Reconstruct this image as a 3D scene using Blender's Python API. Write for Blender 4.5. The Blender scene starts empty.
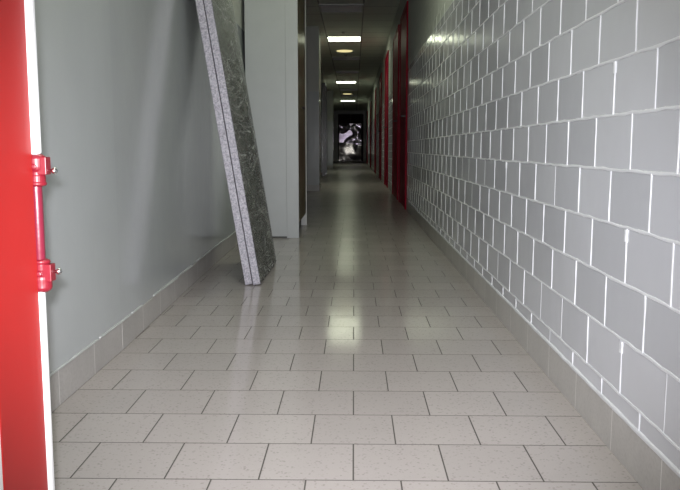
import bpy, bmesh, math, random
from mathutils import Vector, Matrix, noise
random.seed(7)
scene = bpy.context.scene
COL = scene.collection
PI = math.pi

# ------------------------------------------------------------------ helpers
def bm_box(bm, x0, x1, y0, y1, z0, z1, M=None):
    vs = [bm.verts.new(Vector(p)) for p in
          [(x0,y0,z0),(x1,y0,z0),(x1,y1,z0),(x0,y1,z0),(x0,y0,z1),(x1,y0,z1),(x1,y1,z1),(x0,y1,z1)]]
    for f in [(0,3,2,1),(4,5,6,7),(0,1,5,4),(1,2,6,5),(2,3,7,6),(3,0,4,7)]:
        bm.faces.new([vs[i] for i in f])
    if M is not None:
        for v in vs: v.co = M @ v.co
    return vs

def bm_lathe(bm, prof, n=24, c=(0,0,0), axis='Z'):
    rings = []
    for r, h in prof:
        ring = []
        for i in range(n):
            a = 2*PI*i/n
            u, w = r*math.cos(a), r*math.sin(a)
            p = {'Z':(u,w,h), 'X':(h,u,w), 'Y':(u,h,w)}[axis]
            ring.append(bm.verts.new((c[0]+p[0], c[1]+p[1], c[2]+p[2])))
        rings.append(ring)
    for a, b in zip(rings, rings[1:]):
        for i in range(n):
            j = (i+1) % n
            bm.faces.new([a[i], a[j], b[j], b[i]])
    bm.faces.new(rings[0][::-1]); bm.faces.new(rings[-1])

def obj(name, bm, mat, parent=None, bevel=0, smooth=False, seg=2):
    bmesh.ops.recalc_face_normals(bm, faces=bm.faces)
    me = bpy.data.meshes.new(name); bm.to_mesh(me); bm.free()
    if smooth:
        for p in me.polygons: p.use_smooth = True
    o = bpy.data.objects.new(name, me); COL.objects.link(o)
    me.materials.append(mat)
    if parent is not None: o.parent = parent
    if bevel:
        b = o.modifiers.new('bevel', 'BEVEL'); b.width = bevel; b.segments = seg; b.limit_method = 'ANGLE'
    return o

def box(name, dims, mat, parent=None, bevel=0, seg=2):
    bm = bmesh.new(); bm_box(bm, *dims)
    return obj(name, bm, mat, parent, bevel, seg=seg)

def thing(name, label, cat, loc=(0,0,0), group=None):
    o = bpy.data.objects.new(name, None); COL.objects.link(o)
    o.location = loc; o.empty_display_size = .05
    o['label'] = label; o['category'] = cat
    if group: o['group'] = group
    return o

def struct(o, label=None):
    o['kind'] = 'structure'
    if label: o['label'] = label
    return o

def struct_root(name, loc, label):
    o = bpy.data.objects.new(name, None); COL.objects.link(o); o.location = loc
    return struct(o, label)

def copy_tree(o, parent=None):
    c = o.copy(); COL.objects.link(c)
    if parent is not None: c.parent = parent
    for ch in list(o.children): copy_tree(ch, c)
    return c

# ------------------------------------------------------------------ node helpers
class NT:
    def __init__(s, name):
        s.m = bpy.data.materials.new(name); s.m.use_nodes = True
        s.t = s.m.node_tree; s.b = s.t.nodes['Principled BSDF']; s.out = s.t.nodes['Material Output']
    def n(s, typ, **kw):
        nd = s.t.nodes.new(typ)
        for k, v in kw.items():
            if k in nd.inputs.keys() if isinstance(k, str) else False: pass
            setattr(nd, k, v)
        return nd
    def l(s, a, b): s.t.links.new(a, b)
    def set(s, sock, v):
        if hasattr(v, 'is_output') or hasattr(v, 'links'): s.l(v, sock)
        else: sock.default_value = v
    def math(s, op, a, b=0.0, c=None, clamp=False):
        nd = s.n('ShaderNodeMath', operation=op); nd.use_clamp = clamp
        s.set(nd.inputs[0], a); s.set(nd.inputs[1], b)
        if c is not None: s.set(nd.inputs[2], c)
        return nd.outputs[0]
    def mix(s, f, a, b):
        nd = s.n('ShaderNodeMix'); nd.data_type = 'RGBA'
        s.set(nd.inputs[0], f); s.set(nd.inputs[6], a); s.set(nd.inputs[7], b)
        return nd.outputs[2]
    def fmix(s, f, a, b):
        nd = s.n('ShaderNodeMix'); nd.data_type = 'FLOAT'
        s.set(nd.inputs[0], f); s.set(nd.inputs[2], a); s.set(nd.inputs[3], b)
        return nd.outputs[0]
    def pos(s):
        g = s.n('ShaderNodeNewGeometry'); sep = s.n('ShaderNodeSeparateXYZ')
        s.l(g.outputs['Position'], sep.inputs[0])
        return g.outputs['Position'], sep.outputs
    def comb(s, x, y, z=0.0):
        c = s.n('ShaderNodeCombineXYZ'); s.set(c.inputs[0], x); s.set(c.inputs[1], y); s.set(c.inputs[2], z)
        return c.outputs[0]
    def noise(s, vec, scale, detail=2.0, rough=.5, dist=0.0):
        nd = s.n('ShaderNodeTexNoise'); s.l(vec, nd.inputs['Vector'])
        nd.inputs['Scale'].default_value = scale; nd.inputs['Detail'].default_value = detail
        nd.inputs['Roughness'].default_value = rough; nd.inputs['Distortion'].default_value = dist
        return nd.outputs['Fac'], nd.outputs['Color']
    def ramp(s, v, a, b, lo=0.0, hi=1.0):
        nd = s.n('ShaderNodeMapRange'); s.set(nd.inputs[0], v)
        nd.inputs[1].default_value = a; nd.inputs[2].default_value = b
        nd.inputs[3].default_value = lo; nd.inputs[4].default_value = hi
        return nd.outputs[0]
    def bump(s, h, strength=.3, dist=.002, normal=None):
        nd = s.n('ShaderNodeBump'); s.set(nd.inputs['Height'], h)
        nd.inputs['Strength'].default_value = strength; nd.inputs['Distance'].default_value = dist
        if normal is not None: s.l(normal, nd.inputs['Normal'])
        return nd.outputs[0]
    def brick(s, vec, w, h, mortar, smooth, c1, c2, cm, offset=.5):
        nd = s.n('ShaderNodeTexBrick'); s.l(vec, nd.inputs['Vector'])
        nd.offset = offset; nd.offset_frequency = 2; nd.squash = 1.0
        i = nd.inputs
        s.set(i['Color1'], c1); s.set(i['Color2'], c2); s.set(i['Mortar'], cm)
        i['Scale'].default_value = 1.0; i['Mortar Size'].default_value = mortar
        i['Mortar Smooth'].default_value = smooth; i['Bias'].default_value = 0.0
        i['Brick Width'].default_value = w; i['Row Height'].default_value = h
        return nd.outputs['Color'], nd.outputs['Fac']

def plain(name, col, rough=.5, metal=0.0, spec=.5, emit=None, es=0.0, bump=None):
    k = NT(name); b = k.b.inputs
    p, xyz = k.pos()
    f, _ = k.noise(p, 9.0, 4)
    c2 = tuple(min(1, c*1.0) for c in col) + (1,)
    c1 = tuple(c*.9 for c in col) + (1,)
    k.l(k.mix(f, c1, c2), b['Base Color'])
    b['Roughness'].default_value = rough; b['Metallic'].default_value = metal
    b['Specular IOR Level'].default_value = spec
    if emit:
        b['Emission Color'].default_value = tuple(emit) + (1,); b['Emission Strength'].default_value = es
    if bump:
        h, _ = k.noise(p, bump[0], 3)
        k.l(k.bump(h, bump[1], bump[2]), b['Normal'])
    return k.m

# ------------------------------------------------------------------ materials
def m_floor():
    k = NT('stoneware_tiles'); b = k.b.inputs
    p, (x, y, z) = k.pos()
    wob, _ = k.noise(p, 3.0, 2)
    v = k.comb(k.math('ADD', x, .0998+20*.1997), k.math('ADD', y, -1.557+20*.2014))
    col, fac = k.brick(v, .1997, .2014, .0021, .5, (.395,.357,.347,1), (.435,.393,.382,1), (.10,.092,.086,1))
    # speckles of the stoneware
    vo = k.n('ShaderNodeTexVoronoi'); k.l(p, vo.inputs['Vector']); vo.inputs['Scale'].default_value = 115.0
    n2, _ = k.noise(p, 60.0, 3)
    sp = k.math('MULTIPLY', k.ramp(vo.outputs['Distance'], .42, .2), k.ramp(n2, .46, .56))
    fine, _ = k.noise(p, 420.0, 2)
    col = k.mix(k.math('MULTIPLY', sp, .42), col, (.15,.12,.11,1))
    big, _ = k.noise(p, 2.1, 4)
    k2 = k.mix(k.ramp(big, .3, .7, .0, .25), col, (.30,.285,.27,1))
    k2 = k.mix(k.ramp(fine, .35, .65, .0, .12), k2, (.55,.52,.5,1))
    k2 = k.mix(fac, k2, (.10,.09,.083,1))
    k.l(k2, b['Base Color'])
    # mopped and polished toward the entrance, duller with dirt farther in
    pol = k.ramp(k.math('ADD', y, k.math('MULTIPLY', big, 1.5)), 4.6, 7.2, .085, .21)
    r = k.fmix(fac, k.math('ADD', pol, k.ramp(big, .3, .7, 0.0, .05)), .8)
    k.l(r, b['Roughness'])
    k.l(k.fmix(fac, k.ramp(pol, .085, .21, .32, .14), .02), b['Specular IOR Level'])
    # every tile sits a hair out of level, with a soft waviness
    h = k.math('ADD', k.math('MULTIPLY', fac, -1.0), k.math('MULTIPLY', fine, .05))
    n1 = k.bump(h, .5, .0012)
    wv, _ = k.noise(p, 7.0, 1)
    n3 = k.bump(wv, .10, .004, n1)
    k.l(n3, b['Normal'])
    return k.m

def m_brick():
    k = NT('painted_blocks'); b = k.b.inputs
    p, (x, y, z) = k.pos()
    _, wc = k.noise(p, 5.0, 3)
    sep = k.n('ShaderNodeSeparateColor'); k.l(wc, sep.inputs[0])
    _, wc2 = k.noise(p, 45.0, 3)
    sep2 = k.n('ShaderNodeSeparateColor'); k.l(wc2, sep2.inputs[0])
    dy = k.math('ADD', k.math('MULTIPLY', k.math('SUBTRACT', sep.outputs[0], .5), .006), k.math('MULTIPLY', k.math('SUBTRACT', sep2.outputs[0], .5), .003))
    dz = k.math('ADD', k.math('MULTIPLY', k.math('SUBTRACT', sep.outputs[1], .5), .006), k.math('MULTIPLY', k.math('SUBTRACT', sep2.outputs[1], .5), .006))
    v = k.comb(k.math('ADD', k.math('ADD', y, .169+20*.248), dy), k.math('ADD', k.math('ADD', z, -.148+20*.124), dz))
    g1, g2 = (.49,.497,.54,1), (.62,.627,.68,1)
    col, fac = k.brick(v,   .248, .124, .0036, .6, g1, g2, g1)
    patch, _ = k.noise(p, 2.6, 4, .6)
    smear, _ = k.noise(p, 14.0, 5, .65)
    col = k.mix(k.ramp(patch, .35, .7, 0, .22), col, (.49,.497,.52,1))
    col = k.mix(k.ramp(smear, .62, .86, 0, .14), col, (.72,.73,.76,1))
    upper = k.ramp(z, 1.565, 1.58)
    mcol = k.mix(k.ramp(smear, .32, .6), (.62,.62,.64,1), (.90,.90,.93,1))
    jf = k.math('MULTIPLY', fac, k.fmix(upper, 1.0, .35))
    base = k.mix(upper, col, (.52,.54,.51,1))
    base = k.mix(jf, base, mcol)
    # bead of white paint on top of the skirting
    bead = k.math('MULTIPLY', k.ramp(k.math('ADD', z, dz), .110, .107), 1.0)
    base = k.mix(bead, base, (.78,.78,.80,1))
    k.l(base, b['Base Color'])
    k.l(k.fmix(upper, k.ramp(patch, .3, .7, .14, .22), .75), b['Roughness'])
    b['Specular IOR Level'].default_value = .5
    n1 = k.bump(fac, .4, .0015)
    wv, _ = k.noise(p, 9.0, 2)
    k.l(k.bump(wv, .15, .006, n1), b['Normal'])
    return k.m

def m_paintwall(name='gloss_grey_paint', c1=(.45,.472,.484,1), c2=(.50,.522,.536,1), up=True):
    k = NT(name); b = k.b.inputs
    p, (x, y, z) = k.pos()
    n1, _ = k.noise(p, 1.3, 4)
    mp = k.n('ShaderNodeMapping'); k.l(p, mp.inputs[0]); mp.inputs['Scale'].default_value = (9, 9, .8)
    st, _ = k.noise(mp.outputs[0], 1.0, 4)
    col = k.mix(k.ramp(n1, .3, .7), c1, c2)
    col = k.mix(k.ramp(st, .55, .8, 0, .18), col, (.53,.54,.54,1))
    upper = k.ramp(z, 1.585, 1.595)
    if up: col = k.mix(upper, col, (.48,.49,.46,1))
    k.l(col, b['Base Color'])
    k.l(k.fmix(upper, .13, .7) if up else k.fmix(0.0, .17, .7), b['Roughness'])
    b['Specular IOR Level'].default_value = .6
    h, _ = k.noise(p, 5.0, 2); h2, _ = k.noise(p, 60.0, 3)
    k.l(k.bump(h2, .12, .0015, k.bump(h, .25, .006)), b['Normal'])
    return k.m

def m_skirting():
    k = NT('stoneware_skirting'); b = k.b.inputs
    p, (x, y, z) = k.pos()
    n1, _ = k.noise(p, 4.0, 5, .6); n2, _ = k.noise(p, 120.0, 3)
    fr = k.math('ABSOLUTE', k.math('SUBTRACT', k.math('FRACT', k.math('DIVIDE', k.math('ADD', y, -1.78+29.0), .2895)), .5))
    jn = k.math('GREATER_THAN', fr, .4935)
    col = k.mix(k.ramp(n1, .3, .7), (.41,.392,.38,1), (.50,.478,.463,1))
    col = k.mix(k.ramp(n2, .45, .7, 0, .35), col, (.33,.312,.30,1))
    col = k.mix(k.math('MULTIPLY', jn, .8), col, (.78,.76,.745,1))
    k.l(col, b['Base Color'])
    b['Roughness'].default_value = .42
    k.l(k.bump(k.math('MULTIPLY', jn, -1.0), .4, .001), b['Normal'])
    return k.m

def m_ceiling():
    k = NT('ceiling_panels'); b = k.b.inputs
    p, (x, y, z) = k.pos()
    v = k.comb(k.math('ADD', x, .475+6.0), k.math('ADD', y, -.66+12.0))
    col, fac = k.brick(v, .6, .6, .010, .1, (.72,.76,.68,1), (.76,.80,.72,1), (.36,.36,.35,1), offset=0.0)
    n2, _ = k.noise(p, 150.0, 3)
    col = k.mix(k.ramp(n2, .55, .7, 0, .3), col, (.25,.25,.24,1))
    k.l(col, b['Base Color']); b['Roughness'].default_value = .8
    k.l(k.bump(fac, .5, .004), b['Normal'])
    return k.m

def m_film():
    k = NT('wrapping_film'); b = k.b.inputs
    p, (x, y, z) = k.pos()
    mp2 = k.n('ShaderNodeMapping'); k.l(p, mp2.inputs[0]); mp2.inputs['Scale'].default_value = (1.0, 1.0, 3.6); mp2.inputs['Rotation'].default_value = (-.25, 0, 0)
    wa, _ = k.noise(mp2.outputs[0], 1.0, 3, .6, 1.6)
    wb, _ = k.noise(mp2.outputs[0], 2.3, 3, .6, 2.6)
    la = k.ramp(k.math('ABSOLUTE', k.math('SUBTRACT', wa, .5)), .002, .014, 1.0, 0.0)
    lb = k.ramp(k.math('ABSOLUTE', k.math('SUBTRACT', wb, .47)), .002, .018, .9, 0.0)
    crease_glint = k.math('MULTIPLY', k.math('MAXIMUM', la, lb), k.ramp(wa, .38, .62, .25, 1.0))  # glints on the wrinkles, painted into the film as white lines
    k.l(k.mix(crease_glint, k.mix(k.ramp(z, .9, 1.5), (.24,.25,.23,1), (.50,.52,.48,1)), (.92,.93,.91,1)), b['Base Color'])
    b['Roughness'].default_value = .13; b['Specular IOR Level'].default_value = .9
    mp = k.n('ShaderNodeMapping'); k.l(p, mp.inputs[0]); mp.inputs['Scale'].default_value = (1.6, 1.6, 4.5)
    mp.inputs['Rotation'].default_value = (.5, 0, 0)
    w, _ = k.noise(mp.outputs[0], 2.6, 5, .6, 2.2)
    cr = k.math('ABSOLUTE', k.math('SUBTRACT', w, .5))
    fold = k.ramp(cr, .0, .028, 1.0, 0.0)
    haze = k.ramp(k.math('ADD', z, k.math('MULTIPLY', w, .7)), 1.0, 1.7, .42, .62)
    k.l(k.math('ADD', k.math('MULTIPLY', k.math('MAXIMUM', k.math('MULTIPLY', fold, .5), crease_glint), .45), haze), b['Alpha'])
    k.l(k.bump(k.math('ADD', w, k.math('MULTIPLY', fold, .15)), 1.0, .03), b['Normal'])
    return k.m

def m_edge():
    k = NT('silver_edge_wrap'); b = k.b.inputs
    p, (x, y, z) = k.pos()
    n, _ = k.noise(p, 130.0, 3, .7)
    n2, _ = k.noise(p, 16.0, 4)
    col = k.mix(k.ramp(n, .35, .65), (.20,.188,.22,1), (.48,.455,.525,1))
    col = k.mix(k.ramp(n2, .45, .7, 0, .4), col, (.32,.31,.36,1))
    k.l(col, b['Base Color'])
    b['Roughness'].default_value = .22; b['Specular IOR Level'].default_value = .8
    k.l(k.bump(n, .9, .004), b['Normal'])
    return k.m

def m_red_gloss(name, col, rough=.25, ripple=.12, spec=.5):
    k = NT(name); b = k.b.inputs
    p, (x, y, z) = k.pos()
    n, _ = k.noise(p, 3.0, 4); n2, _ = k.noise(p, 30.0, 3)
    c = col + (1,); c2 = tuple(v*.82 for v in col) + (1,)
    k.l(k.mix(k.ramp(n, .3, .7), c, c2), b['Base Color'])
    b['Roughness'].default_value = rough; b['Specular IOR Level'].default_value = spec
    k.l(k.bump(n2, ripple, .003), b['Normal'])
    return k.m

def m_sheet():
    k = NT('crumpled_sheeting'); b = k.b.inputs
    p, (x, y, z) = k.pos()
    n, _ = k.noise(p, 2.2, 4)
    k.l(k.mix(k.ramp(n, .35, .65), (.30,.25,.33,1), (.48,.42,.52,1)), b['Base Color'])
    b['Roughness'].default_value = .13; b['Metallic'].default_value = .9; b['IOR'].default_value = 1.7
    b['Coat Weight'].default_value = .3; b['Coat Roughness'].default_value = .06; b['Coat IOR'].default_value = 1.8
    return k.m

M = dict(
    floor=m_floor(), brick=m_brick(), wall=m_paintwall(), skirt=m_skirting(), ceil=m_ceiling(),
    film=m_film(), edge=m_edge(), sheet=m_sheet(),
    joint=plain('white_joint_paint', (.74,.75,.79), .4), jointup=plain('matt_joint_paint', (.60,.61,.59), .7),
    white=plain('white_paint', (.82,.82,.82), .35),
    lobby=plain('white_wall_paint', (.80,.80,.78), .6),
    jambred=m_red_gloss('signal_red_paint', (.44,.020,.018), .5, .05, .25),
    hingered=m_red_gloss('carmine_hinge_paint', (.19,.008,.018), .4, .6),
    pinred=m_red_gloss('dull_carmine_paint', (.17,.012,.030), .35, .4),
    doorred=m_red_gloss('crimson_door_paint', (.32,.005,.030), .45, .10, .02),
    framered=m_red_gloss('red_frame_paint', (.30,.006,.026), .45, .10, .03),
    darkdoor=m_red_gloss('dark_brown_door_paint', (.045,.035,.03), .25, .1),
    maroon=m_red_gloss('maroon_door_paint', (.035,.010,.020), .55, .1, .2),
    steel=plain('bright_steel', (.75,.75,.74), .22, 1.0),
    cab=plain('light_grey_laminate', (.405,.418,.432), .38, bump=(3.0, .1, .004)),
    cabedge=plain('pale_edge_banding', (.50,.50,.49), .4),
    brown=plain('brown_laminate', (.17,.13,.06), .28),
    plinth=plain('dark_plinth', (.05,.05,.048), .5),
    board=plain('olive_grey_board', (.115,.122,.10), .3),
    frame=plain('lamp_frame_white', (.55,.55,.55), .4),
    lit=plain('lit_diffuser', (.8,.8,.8), .4, emit=(.93,1.0,.74), es=8.5),
    litfill=plain('fill_diffuser', (.8,.8,.8), .4, emit=(.97,1.0,.86), es=14.0),
    off=plain('unlit_diffuser', (.90,.90,1.0), .4),
    yellow=plain('warm_diffuser', (.7,.66,.4), .4, emit=(1.0,.86,.42), es=.8),
    sensor=plain('dark_sensor_plastic', (.40,.39,.36), .5),
)

# ------------------------------------------------------------------ the setting
XR, XL, ZC = .595, -.81, 2.60
YN, YF = -2.2, 40.4
struct(box('floor', (-1.6, .9, YN, YF+.2, -.12, 0), M['floor']))
struct(box('ceiling', (-1.6, .9, YN, YF+.2, ZC, ZC+.12), M['ceil']))
bm = bmesh.new(); bm_box(bm, XR, XR+.2, 1.0, YF, 0, ZC)
wr = struct(obj('wall_right', bm, M['brick']))
# raised, roughly struck joints of the block wall, in the same mesh as the wall
rr = random.Random(3)
DOORS = [(8.7,10.1),(10.35,11.9),(13.55,15.0),(16.85,18.3)]
def clear(y0, y1): return all(y1 < a or y0 > b for a, b in DOORS)
bm = bmesh.new()
def ridge(pts, wid, pr, ax):
    # pts along the joint; trapezoid section standing pr proud of the wall
    rows = []
    for (y, z) in pts:
        w_ = wid*rr.uniform(.75, 1.2); p_ = pr*rr.uniform(.7, 1.25); row = []
        for (o_, d_) in ((-.5,0),(-.3,.9),(0,1.0),(.3,.9),(.5,0)):
            yy, zz = (y, z+o_*w_) if ax == 'h' else (y+o_*w_, z)
            row.append(bm.verts.new((XR+.0006-d_*p_-.0006*(d_ > 0), yy, zz)))
        rows.append(row)
    for a_, b_ in zip(rows, rows[1:]):
        for i in range(4): bm.faces.new([a_[i], b_[i], b_[i+1], a_[i+1]])
zs = [.148+.124*k for k in range(0, 20)]
YE = 19.0
for k, z in enumerate(zs):
    y = 1.02; run = []
    hi = z > 1.56
    while y < YE:
        if clear(y-.05, y+.05):
            run.append((y, z+rr.uniform(-.0016, .0016)))
        else:
            if len(run) > 1: ridge(run, .0080, .0008 if hi else .0018, 'h')
            run = []
        y += .045 if y < 5 else .15
    if len(run) > 1: ridge(run, .0080, .0008 if hi else .0018, 'h')
for k in range(-1, 19):
    z0 = .148+.124*k if k >= 0 else .104; z1 = .148+.124*(k+1)
    y = 1.691-.248*4 + (0 if k % 2 == 0 else .124)
    while y < YE:
        if y > 1.02 and clear(y-.02, y+.02):
            q = rr.random(); faint = .35 if q < .10 else 1.0
            wv_ = rr.uniform(-.0018, .0018)
            ridge([(y+wv_*(t_-.5)+rr.uniform(-.0006,.0006), z0+(z1-z0)*t_) for t_ in (0,.25,.5,.75,1)], .0070*faint**.4, (.0008 if z0 > 1.56 else .0020)*faint, 'v')
            if rr.random() < .05 and z0 < 1.4:      # a blob of mortar where the joint meets the bed
                ridge([(y, z1-.030), (y+.002, z1-.018), (y, z1-.004)], .020, .004, 'v')
        y += .248
ridge([(1.0+.05*i, .104+rr.uniform(-.001,.001)) for i in range(150)], .012, .004, 'h')
me2 = bpy.data.meshes.new('joints'); bmesh.ops.recalc_face_normals(bm, faces=bm.faces)
for f_ in bm.faces:
    if f_.normal.x > 0: f_.normal_flip()
    f_.material_index = 1 if f_.calc_center_median().z < 1.55 else 2
bm.to_mesh(me2); bm.free()
bmj = bmesh.new(); bmj.from_mesh(wr.data); bmj.from_mesh(me2); bmj.to_mesh(wr.data); bmj.free()
bpy.data.meshes.remove(me2)
wr.data.materials.append(M['joint']); wr.data.materials.append(M['jointup'])

def prism(bm, pts, z0, z1):
    lo = [bm.verts.new((x, y, z0)) for x, y in pts]; hi = [bm.verts.new((x, y, z1)) for x, y in pts]
    n = len(pts)
    for i in range(n):
        j = (i+1) % n
        bm.faces.new([lo[i], lo[j], hi[j], hi[i]])
    bm.faces.new(lo[::-1]); bm.faces.new(hi)

XLP = [(1.0,-.797),(2.6,-.800),(4.5,-.840),(6.0,-.850),(12.6,-.858)]
def xl(y):
    # the old plaster wall is not quite straight
    for (a, xa), (b, xb) in zip(XLP, XLP[1:]):
        if y <= b: return xa+(xb-xa)*(max(y, a)-a)/(b-a)
    return XLP[-1][1]
inner = [(x_, y_) for y_, x_ in XLP] + [(-.56,12.6),(-.56,13.2),(XL,13.2),(XL,20.9),(-1.0,20.9),(-1.0,26.5),(-.71,26.5),(-.71,26.9),(-1.15,26.9),(-1.15,YF)]
bm = bmesh.new(); prism(bm, [(-1.35,1.0)] + inner + [(-1.35,YF)], 0, ZC)
struct(obj('wall_left', bm, M['wall']))
struct(box('wall_far', (-1.35, XR+.2, YF, YF+.15, 0, ZC), M['lobby']))

def skirting(name, runs):
    bm = bmesh.new()
    for r in runs:
        if r[0] == 'skew':
            _, y0, y1 = r
            prism(bm, [(xl(y0),y0),(xl(y0)+S,y0),(xl(y1)+S,y1),(xl(y1),y1)], 0, H)
        else: bm_box(bm, *r)
    return struct(obj(name, bm, M['skirt'], bevel=.002, seg=1))
S = .004; SR = .0015; H = .098
skirting('baseboard_left', [('skew', 1.0, 2.6), ('skew', 2.6, 4.5), ('skew', 4.5, 6.0), ('skew', 6.0, 12.6-S), (xl(12.6), -.56, 12.6-S, 12.6, 0, H), (-.56, -.56+S, 12.6-S, 13.2, 0, H),
                            (XL, XL+S, 13.2, 19.55, 0, H), (-1.0, -.71, 26.5-S, 26.5, 0, H)])
skirting('baseboard_right', [(XR-SR, XR, 1.0, 8.75, 0, H), (XR-SR, XR, 10.1, 10.4, 0, H), (XR-SR, XR, 11.85, 13.6, 0, H),
                             (XR-SR, XR, 14.95, 16.9, 0, H), (XR-SR, XR, 18.25, 21.0, 0, H), (XR-SR, XR, 22.35, 27.0, 0, H),
                             (XR-SR, XR, 28.35, 34.0, 0, H), (XR-SR, XR, 35.35, YF, 0, H)])
# bead of paint along the top of the left skirting, chipped in places
bm = bmesh.new(); y = 1.0
while y < 5.9:
    L = random.uniform(.12, .5)
    if random.random() > .18: bm_box(bm, xl(y+L)-.001, xl(y)+.006, y, min(y+L, 5.9), H, H+.006)
    y += L + random.uniform(0, .03)
struct(obj('trim_1', bm, plain('pale_sealant', (.52,.53,.53), .4), bevel=.002, seg=1))

# wall the camera looks through: opening lined by a red frame
bm = bmesh.new()
JX, JR = -.452, .585
bm_box(bm, -1.35, JX, .875, 1.0, 0, ZC)
bm_box(bm, JR+.04, .9, .875, 1.0, 0, ZC)
bm_box(bm, JX, JR+.04, .875, 1.0, 2.16, ZC)
struct(obj('wall_near', bm, M['lobby']))

bm = bmesh.new(); bm_box(bm, -.50, -.4165, .860, .875, 0, 2.20); bm_box(bm, .5855, .67, .860, .875, 0, 2.20); bm_box(bm, -.4165, .5855, .860, .875, 2.1205, 2.20)
struct(obj('trim_2', bm, M['lobby'], bevel=.002))
d1 = struct_root('door_1', (-.412, .934, 0), 'red door frame with white edge and red hinge at the left foreground')
def rel(root, dims):
    x, y, z = root.location
    return (dims[0]-x, dims[1]-x, dims[2]-y, dims[3]-y, dims[4]-z, dims[5]-z)
bm = bmesh.new()
bm_box(bm, *rel(d1, (JX, -.4160, .875, 1.003, 0, 2.12)))
bm_box(bm, *rel(d1, (JR, JR+.04, .875, 1.003, 0, 2.12)))
bm_box(bm, *rel(d1, (JX, JR+.04, .875, 1.003, 2.12, 2.16)))
obj('door_frame', bm, M['jambred'], d1, bevel=.002)
# white rounded lip on the corridor side, broken by the hinge
for (za, zb, xa, xb) in ((.684, 2.10, -.4185, -.4078), (.0, .505, -.419, -.4115)):
    bm = bmesh.new(); bm_box(bm, *rel(d1, (xa-.028, xb, 1.003, 1.017, za, zb)))
    o = obj('white_edge', bm, M['white'], d1, bevel=.0045, seg=3); o['label'] = 'white rounded edge strip'
# hinge : two collars, thinner barrel between them, a steel screw in each
hx, hy = -.4155-d1.location.x, 1.012-d1.location.y
bm = bmesh.new(); bm_lathe(bm, [(.0055,.525),(.0074,.535),(.0074,.655),(.0055,.665)], 20, (hx-.001, hy, 0))
hinge = obj('hinge', bm, M['pinred'], d1, smooth=True); hinge['label'] = 'red painted spring hinge'
def collar(z0, z1, flip):
    bm = bmesh.new()
    Hh = z1-z0
    prof = [(.0075,0),(.0112,.0015),(.0118,.004),(.0105,.0065),(.0105,Hh*.32),(.0098,Hh*.36),(.0098,Hh*.46),(.0120,Hh*.52),(.0126,Hh*.6),(.0126,Hh*.86),(.0115,Hh*.93),(.0075,Hh)]
    if flip: prof = [(r, Hh-h) for r, h in prof][::-1]
    prof = [(r, h+z0) for r, h in prof]
    bm_lathe(bm, prof, 28, (hx+.001, hy, 0))
    # clamp ear with a flat face and a bolt boss toward the room
    zc = (z0+z1)/2 + (.004 if flip else .006)
    bm_box(bm, hx+.004, hx+.0165, hy-.009, hy+.008, zc-.0115, zc+.0115)
    bm_lathe(bm, [(.0042,-.0105),(.0042,-.0125),(.0025,-.0135)], 12, (hx+.0015, hy, zc-.001), 'Y')
    return obj('hinge_collar', bm, M['hingered'], hinge, bevel=.0012)
collar(.643, .685, False); collar(.503, .547, True)
for zc in (.6635, .5305):
    bm = bmesh.new()
    bm_lathe(bm, [(.0016,0),(.0022,.001),(.0022,.0065),(.0040,.007),(.0046,.009),(.0040,.0115),(.0020,.0125)], 16, (hx+.0155, hy-.002, zc), 'X')
    s = obj('set_screw', bm, M['steel'], hinge, smooth=True); s['label'] = 'bright steel screw'

# ------------------------------------------------------------------ red doors along the right wall
def side_door(name, y0, y1, label, side=1, top=2.30, leafm='doorred', framem='framered', wx=XR, proud=.018):
    r = struct_root(name, (wx, (y0+y1)/2, 0), label)
    w = (y1-y0)/2
    def sx(a, b): return (min(-side*a, -side*b), max(-side*a, -side*b))
    fw = .06
    bm = bmesh.new()
    a, b = sx(0, proud)
    bm_box(bm, a, b, -w, -w+fw, 0, top); bm_box(bm, a, b, w-fw, w, 0, top); bm_box(bm, a, b, -w+fw, w-fw, top-fw, top)
    obj('door_frame', bm, M[framem], r, bevel=.003)
    a, b = sx(0, proud*.55)
    bm = bmesh.new(); bm_box(bm, a, b, -w+fw, w-fw, .006, top-fw)
    leaf = obj('door_leaf', bm, M[leafm], r, bevel=.002)
    # lever handle
    bm = bmesh.new()
    a, b = sx(proud*.55, proud*.55+.006); bm_box(bm, a, b, -w+fw+.05, -w+fw+.09, .93, 1.15)
    a, b = sx(proud*.55+.006, proud*.55+.045); bm_box(bm, a, b, -w+fw+.062, -w+fw+.078, 1.045, 1.061)
    a, b = sx(proud*.55+.033, proud*.55+.047); bm_box(bm, a, b, -w+fw+.062, -w+fw+.19, 1.045, 1.061)
    obj('door_handle', bm, M['plinth'], leaf, bevel=.003)
    return r
side_door('door_2', 8.8, 10.05, 'crimson door in the right wall, nearest to the camera')
side_door('door_3', 10.45, 11.8, 'crimson door in the right wall, second from the camera')
side_door('door_4', 13.65, 14.9, 'red door in the right wall, third from the camera', top=2.36)
side_door('door_5', 16.95, 18.2, 'dark red door in the right wall, fourth from the camera')
side_door('door_6', 21.05, 22.3, 'dark red door in the right wall, fifth from the camera')
side_door('door_7', 27.05, 28.3, 'dark red door in the right wall, sixth from the camera')
side_door('door_8', 34.05, 35.3, 'red door in the right wall, nearest to the corridor end')
side_door('door_9', 19.6, 20.8, 'dark brown door in the left wall beyond the grey pier', side=-1, wx=XL, proud=.10, leafm='darkdoor', framem='darkdoor')

# door closing off the corridor
d = struct_root('door_10', (-.16, YF, 0), 'dark maroon double door closing the far end of the corridor')
bm = bmesh.new()
for dm in ((-.66,-.60,-.05,0,0,2.42),(.58,.64,-.05,0,0,2.42),(-.60,.58,-.05,0,2.36,2.42)): bm_box(bm, *dm)
obj('door_frame', bm, M['maroon'], d, bevel=.003)
box('door_leaf', (-.60,-.012,-.035,0,.006,2.36), M['maroon'], d, .003)
box('door_leaf', (-.008,.58,-.035,0,.006,2.36), M['maroon'], d, .003)

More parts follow.
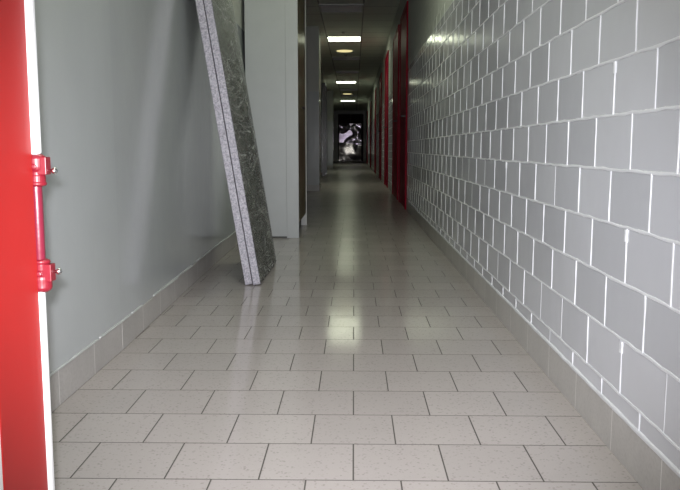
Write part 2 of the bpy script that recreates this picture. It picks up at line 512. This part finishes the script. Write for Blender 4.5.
# shiny crumpled sheeting hung in front of it
bm = bmesh.new(); NX, NZ = 80, 120
W0, W1, Z0, Z1 = -.62, .54, .02, 1.95
def sheet_d(u, z):
    # sags toward the floor, curved to mirror the last ceiling light; folds elsewhere
    x = u-.16
    s = .06
    zc = min(max(z, .22), .95)
    s += .1606*(.95-zc)-.03555*(.9025-zc*zc) + .25*max(0, .22-z)
    calm = math.exp(-(((z-.56)/.34)**4)) * math.exp(-(((x+.30+.4*(z-.56))/.52)**4))
    s += calm*((x+.25)**2/33.6)
    p = Vector((u*1.9+3.0, z*2.0, 1.7)); q = Vector((u*4.5, z*4.0+9.0, .3))
    return s + (1-.985*calm)*(.06*noise.noise(p) + .012*noise.noise(q)) + .0010*noise.noise(q*.8)
front, back = [], []
for i in range(NX+1):
    u = W0 + (W1-W0)*i/NX
    front.append([]); back.append([])
    for j in range(NZ+1):
        z = Z0 + (Z1-Z0)*j/NZ
        dd = sheet_d(u, z)
        front[i].append(bm.verts.new((u, -max(dd, .045)-.002, z)))
        back[i].append(bm.verts.new((u, -max(dd, .045), z)))
for i in range(NX):
    for j in range(NZ):
        bm.faces.new([front[i][j], front[i+1][j], front[i+1][j+1], front[i][j+1]])
        bm.faces.new([back[i][j], back[i][j+1], back[i+1][j+1], back[i+1][j]])
for i in range(NX):
    bm.faces.new([front[i][0], back[i][0], back[i+1][0], front[i+1][0]])
    bm.faces.new([front[i][NZ], front[i+1][NZ], back[i+1][NZ], back[i][NZ]])
for j in range(NZ):
    bm.faces.new([front[0][j], front[0][j+1], back[0][j+1], back[0][j]])
    bm.faces.new([front[NX][j], back[NX][j], back[NX][j+1], front[NX][j+1]])
sh = obj('plastic_sheet', bm, M['sheet'], smooth=True)
sh.location = (-.16, YF, 0)
sh['label'] = 'crumpled dark shiny sheeting hanging over the door at the corridor end'; sh['category'] = 'sheeting'

# ------------------------------------------------------------------ wrapped boards leaning on the left wall
LEAN = math.atan(.223/1.407)
BT, BY0, BY1, BH = .0395, 3.880, 4.680, 1.738
def board(x, label, outer):
    r = thing('wrapped_board', label, 'board', (x, BY0, .001), 'film wrapped boards leaning on the left wall')
    r.rotation_euler = (0, -LEAN, 0)
    D = BY1-BY0
    box('panel', (.0025, BT-.0025, .022, D-.022, .022, BH-.022), M['board'], r, .002)
    bm = bmesh.new()
    n = 60
    # wrapped edge band running round the board, slightly lumpy
    for (y0, y1, z0, z1) in ((0,.022,0,BH),(D-.022,D,0,BH)):
        bm_box(bm, .001, BT-.001, y0, y1, z0, z1)
    for (z0, z1) in ((0,.022),(BH-.022,BH)): bm_box(bm, .001, BT-.001, .022, D-.022, z0, z1)
    e = obj('edge_wrap', bm, M['edge'], r, .003); e['label'] = 'silver grey bubbly wrapping along the edges'
    if outer is not None:
        bm = bmesh.new(); NY, NZ = 80, 160
        g = []
        sgn = 1 if outer else -1
        x0 = BT+.0015 if outer else -.0015
        for i in range(NY+1):
            row = []
            for j in range(NZ+1):
                yy = -.004 + (D+.010)*i/NY; zz = .004 + (BH-.006)*j/NZ
                p = Vector((yy*2.4, zz*5.0 - yy*3, 0.4)); q = Vector((yy*4+4, zz*11+yy*5, 2.2))
                edge = min(1.0, min(yy+.004, D+.006-yy)/.22+.03)
                t1 = noise.noise(q); t2 = noise.noise(q*.6+p*.5+Vector((7,3,1)))
                b_ = max(0.0, .4+noise.noise(p))*.007 + max(0, 1-abs(t1)*7)**1.5*.006 + max(0, 1-abs(t2)*6)**1.5*.008
                flare = 0.0
                row.append(bm.verts.new((x0 + sgn*b_*edge, yy + flare, zz)))
            g.append(row)
        for i in range(NY):
            for j in range(NZ):
                bm.faces.new([g[i][j], g[i+1][j], g[i+1][j+1], g[i][j+1]])
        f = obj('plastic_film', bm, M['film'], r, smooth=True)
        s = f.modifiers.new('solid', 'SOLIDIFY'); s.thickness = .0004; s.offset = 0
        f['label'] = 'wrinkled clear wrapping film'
    return r
board(-.553, 'plastic wrapped board leaning directly against the left grey wall', None)
board(-.553+.0415, 'plastic wrapped board on the corridor side, leaning against the other board', True)

# ------------------------------------------------------------------ tall cabinet
cx0, cx1, cy0, cy1, ch = -.824, -.425, 5.975, 7.02, 2.02
c = thing('cabinet', 'tall light grey cabinet with brown doors standing against the left wall', 'cabinet', (cx0, cy0, 0))
w = cx1-cx0; L = cy1-cy0
box('side_panel', (0, w-.0932, 0, .022, .012, ch), M['cab'], c, .0015)
box('corner_stile', (w-.093, w, 0, .024, .0, ch), M['cab'], c, .0015)
box('side_panel', (0, w, L-.03, L, .0, ch), M['cabedge'], c, .0015)
box('top_panel', (0, w, .024, L-.03, ch-.022, ch), M['cab'], c, .0015)
box('bottom_panel', (0, w-.03, .024, L-.03, .085, .107), M['cab'], c, .0015)
box('back_panel', (0, .012, .024, L-.03, .107, ch-.022), M['cab'], c)
box('plinth', (0.012, w-.05, .024, L-.03, 0, .085), M['plinth'], c)
half = (L-.054)/2
for k in range(2):
    a = .024+half*k
    dr = box('door', (w-.026, w-.006, a+.002, a+half-.002, .11, ch-.025), M['brown'], c, .002)
    dr['label'] = 'glossy brown door'
    hy_ = a+half-.05 if k == 0 else a+.05
    bm = bmesh.new(); bm_lathe(bm, [(.004,0),(.004,.008),(.009,.012),(.010,.018),(.006,.021)], 16, (w-.006, hy_, 1.02), 'X')
    obj('knob', bm, M['plinth'], dr, smooth=True)

# ------------------------------------------------------------------ ceiling lights
def make_light(mat, label, y):
    r = thing('ceiling_light', label, 'ceiling light', (-.175, y, ZC), 'square ceiling lights')
    bm = bmesh.new(); t = .018; s = .298
    for dm in ((-s,s,-s,-s+t,-.014,-.0005),(-s,s,s-t,s,-.014,-.0005),(-s,-s+t,-s+t,s-t,-.014,-.0005),(s-t,s,-s+t,s-t,-.014,-.0005)): bm_box(bm, *dm)
    obj('frame', bm, M['frame'], r, .002)
    dmat = mat
    box('diffuser', (-s+t, s-t, -s+t, s-t, -.010, -.0005), dmat, r)
    return r
LY = 10.96
lit = make_light(M['lit'], 'brightly lit square ceiling light, the largest glowing one in view', LY+3)
off = make_light(M['off'], 'unlit square ceiling light nearest to the camera', LY)
def again(src, k, label, x=-.175):
    o = copy_tree(src); o.location.y = LY+3*k; o.location.x = x; o['label'] = label
litn = make_light(M['litfill'], 'unseen lit square ceiling light just beyond the red door frame, added as fill', LY-9)  # unseen light added to brighten the near corridor, stronger than the visible ones
again(lit, -2, 'lit square ceiling light above the wrapped boards and out of view')


again(off, -1, 'unlit square ceiling light beside the tall grey cabinet and out of view')
again(off, 2, 'unlit square ceiling light right behind the first round yellow lamp')
again(off, 3, 'unlit square ceiling light in front of the second glowing square light')
again(lit, 4, 'lit square ceiling light, second glowing square one from the camera', -.235)
again(off, 5, 'unlit square ceiling light before the second round yellow lamp')
again(off, 6, 'unlit square ceiling light after the second round yellow lamp')
again(lit, 7, 'lit square ceiling light farthest along the corridor, before the dark end door', -.25)

def round_lamp(y, x, label):
    r = thing('round_ceiling_lamp', label, 'ceiling lamp', (x, y, ZC), 'round yellow ceiling lamps')
    bm = bmesh.new(); bm_lathe(bm, [(.15,-.0005),(.165,-.002),(.165,-.010),(.158,-.012)], 40)
    obj('base', bm, M['frame'], r, .002)
    bm = bmesh.new(); bm_lathe(bm, [(.158,-.012),(.155,-.020),(.140,-.026),(.09,-.029),(.03,-.030)], 40)
    obj('lamp_shade', bm, M['yellow'], r, smooth=True)
round_lamp(15.6, -.19, 'round yellow dome lamp on the ceiling behind the largest lit square light')
round_lamp(27.8, -.24, 'small round yellow dome lamp on the ceiling deep in the corridor')
def detector(y, label):
    r = thing('smoke_detector', label, 'smoke detector', (-.175, y, ZC), 'ceiling smoke detectors')
    bm = bmesh.new(); bm_lathe(bm, [(.04,-.0005),(.04,-.008),(.036,-.010)], 24); obj('base', bm, M['sensor'], r, .001)
    bm = bmesh.new(); bm_lathe(bm, [(.030,-.010),(.028,-.022),(.02,-.028),(.008,-.030)], 24); obj('sensor_head', bm, M['sensor'], r, smooth=True)
detector(13.2, 'small dark detector on the ceiling just before the largest lit square light')
detector(16.35, 'small dark detector on the ceiling just behind the first round yellow lamp')

# ------------------------------------------------------------------ light
f = 776.0
th = math.atan(97/f); ps = math.atan(14*math.cos(th)/f)
fl = bpy.data.lights.new('camera_flash', 'SPOT'); fl.energy = 330; fl.color = (.965,.965,1.0)
fl.spot_size = math.radians(63); fl.spot_blend = 1.0; fl.shadow_soft_size = .012
fo = bpy.data.objects.new('camera_flash', fl); COL.objects.link(fo)
fo.location = (-.012, .0, .693+.032)
fo.rotation_euler = (PI/2-th*1.15, 0, ps)

wd = bpy.data.worlds.new('lobby'); scene.world = wd; wd.use_nodes = True  # even ambient fill added for an unseen lobby behind the camera
wd.node_tree.nodes['Background'].inputs[0].default_value = (.95,.97,1,1)
wd.node_tree.nodes['Background'].inputs[1].default_value = .5

# ------------------------------------------------------------------ camera
cam = bpy.data.cameras.new('camera'); co = bpy.data.objects.new('camera', cam); COL.objects.link(co)
cam.sensor_fit = 'HORIZONTAL'; cam.sensor_width = 36; cam.lens = 36*f/680; cam.clip_start = .02; cam.clip_end = 200
co.location = (0, 0, .693); co.rotation_euler = (PI/2-th, 0, ps)
scene.camera = co
vs = scene.view_settings
vs.view_transform = 'Standard'; vs.look = 'None'; vs.gamma = 1; vs.use_curve_mapping = False; vs.exposure = .12
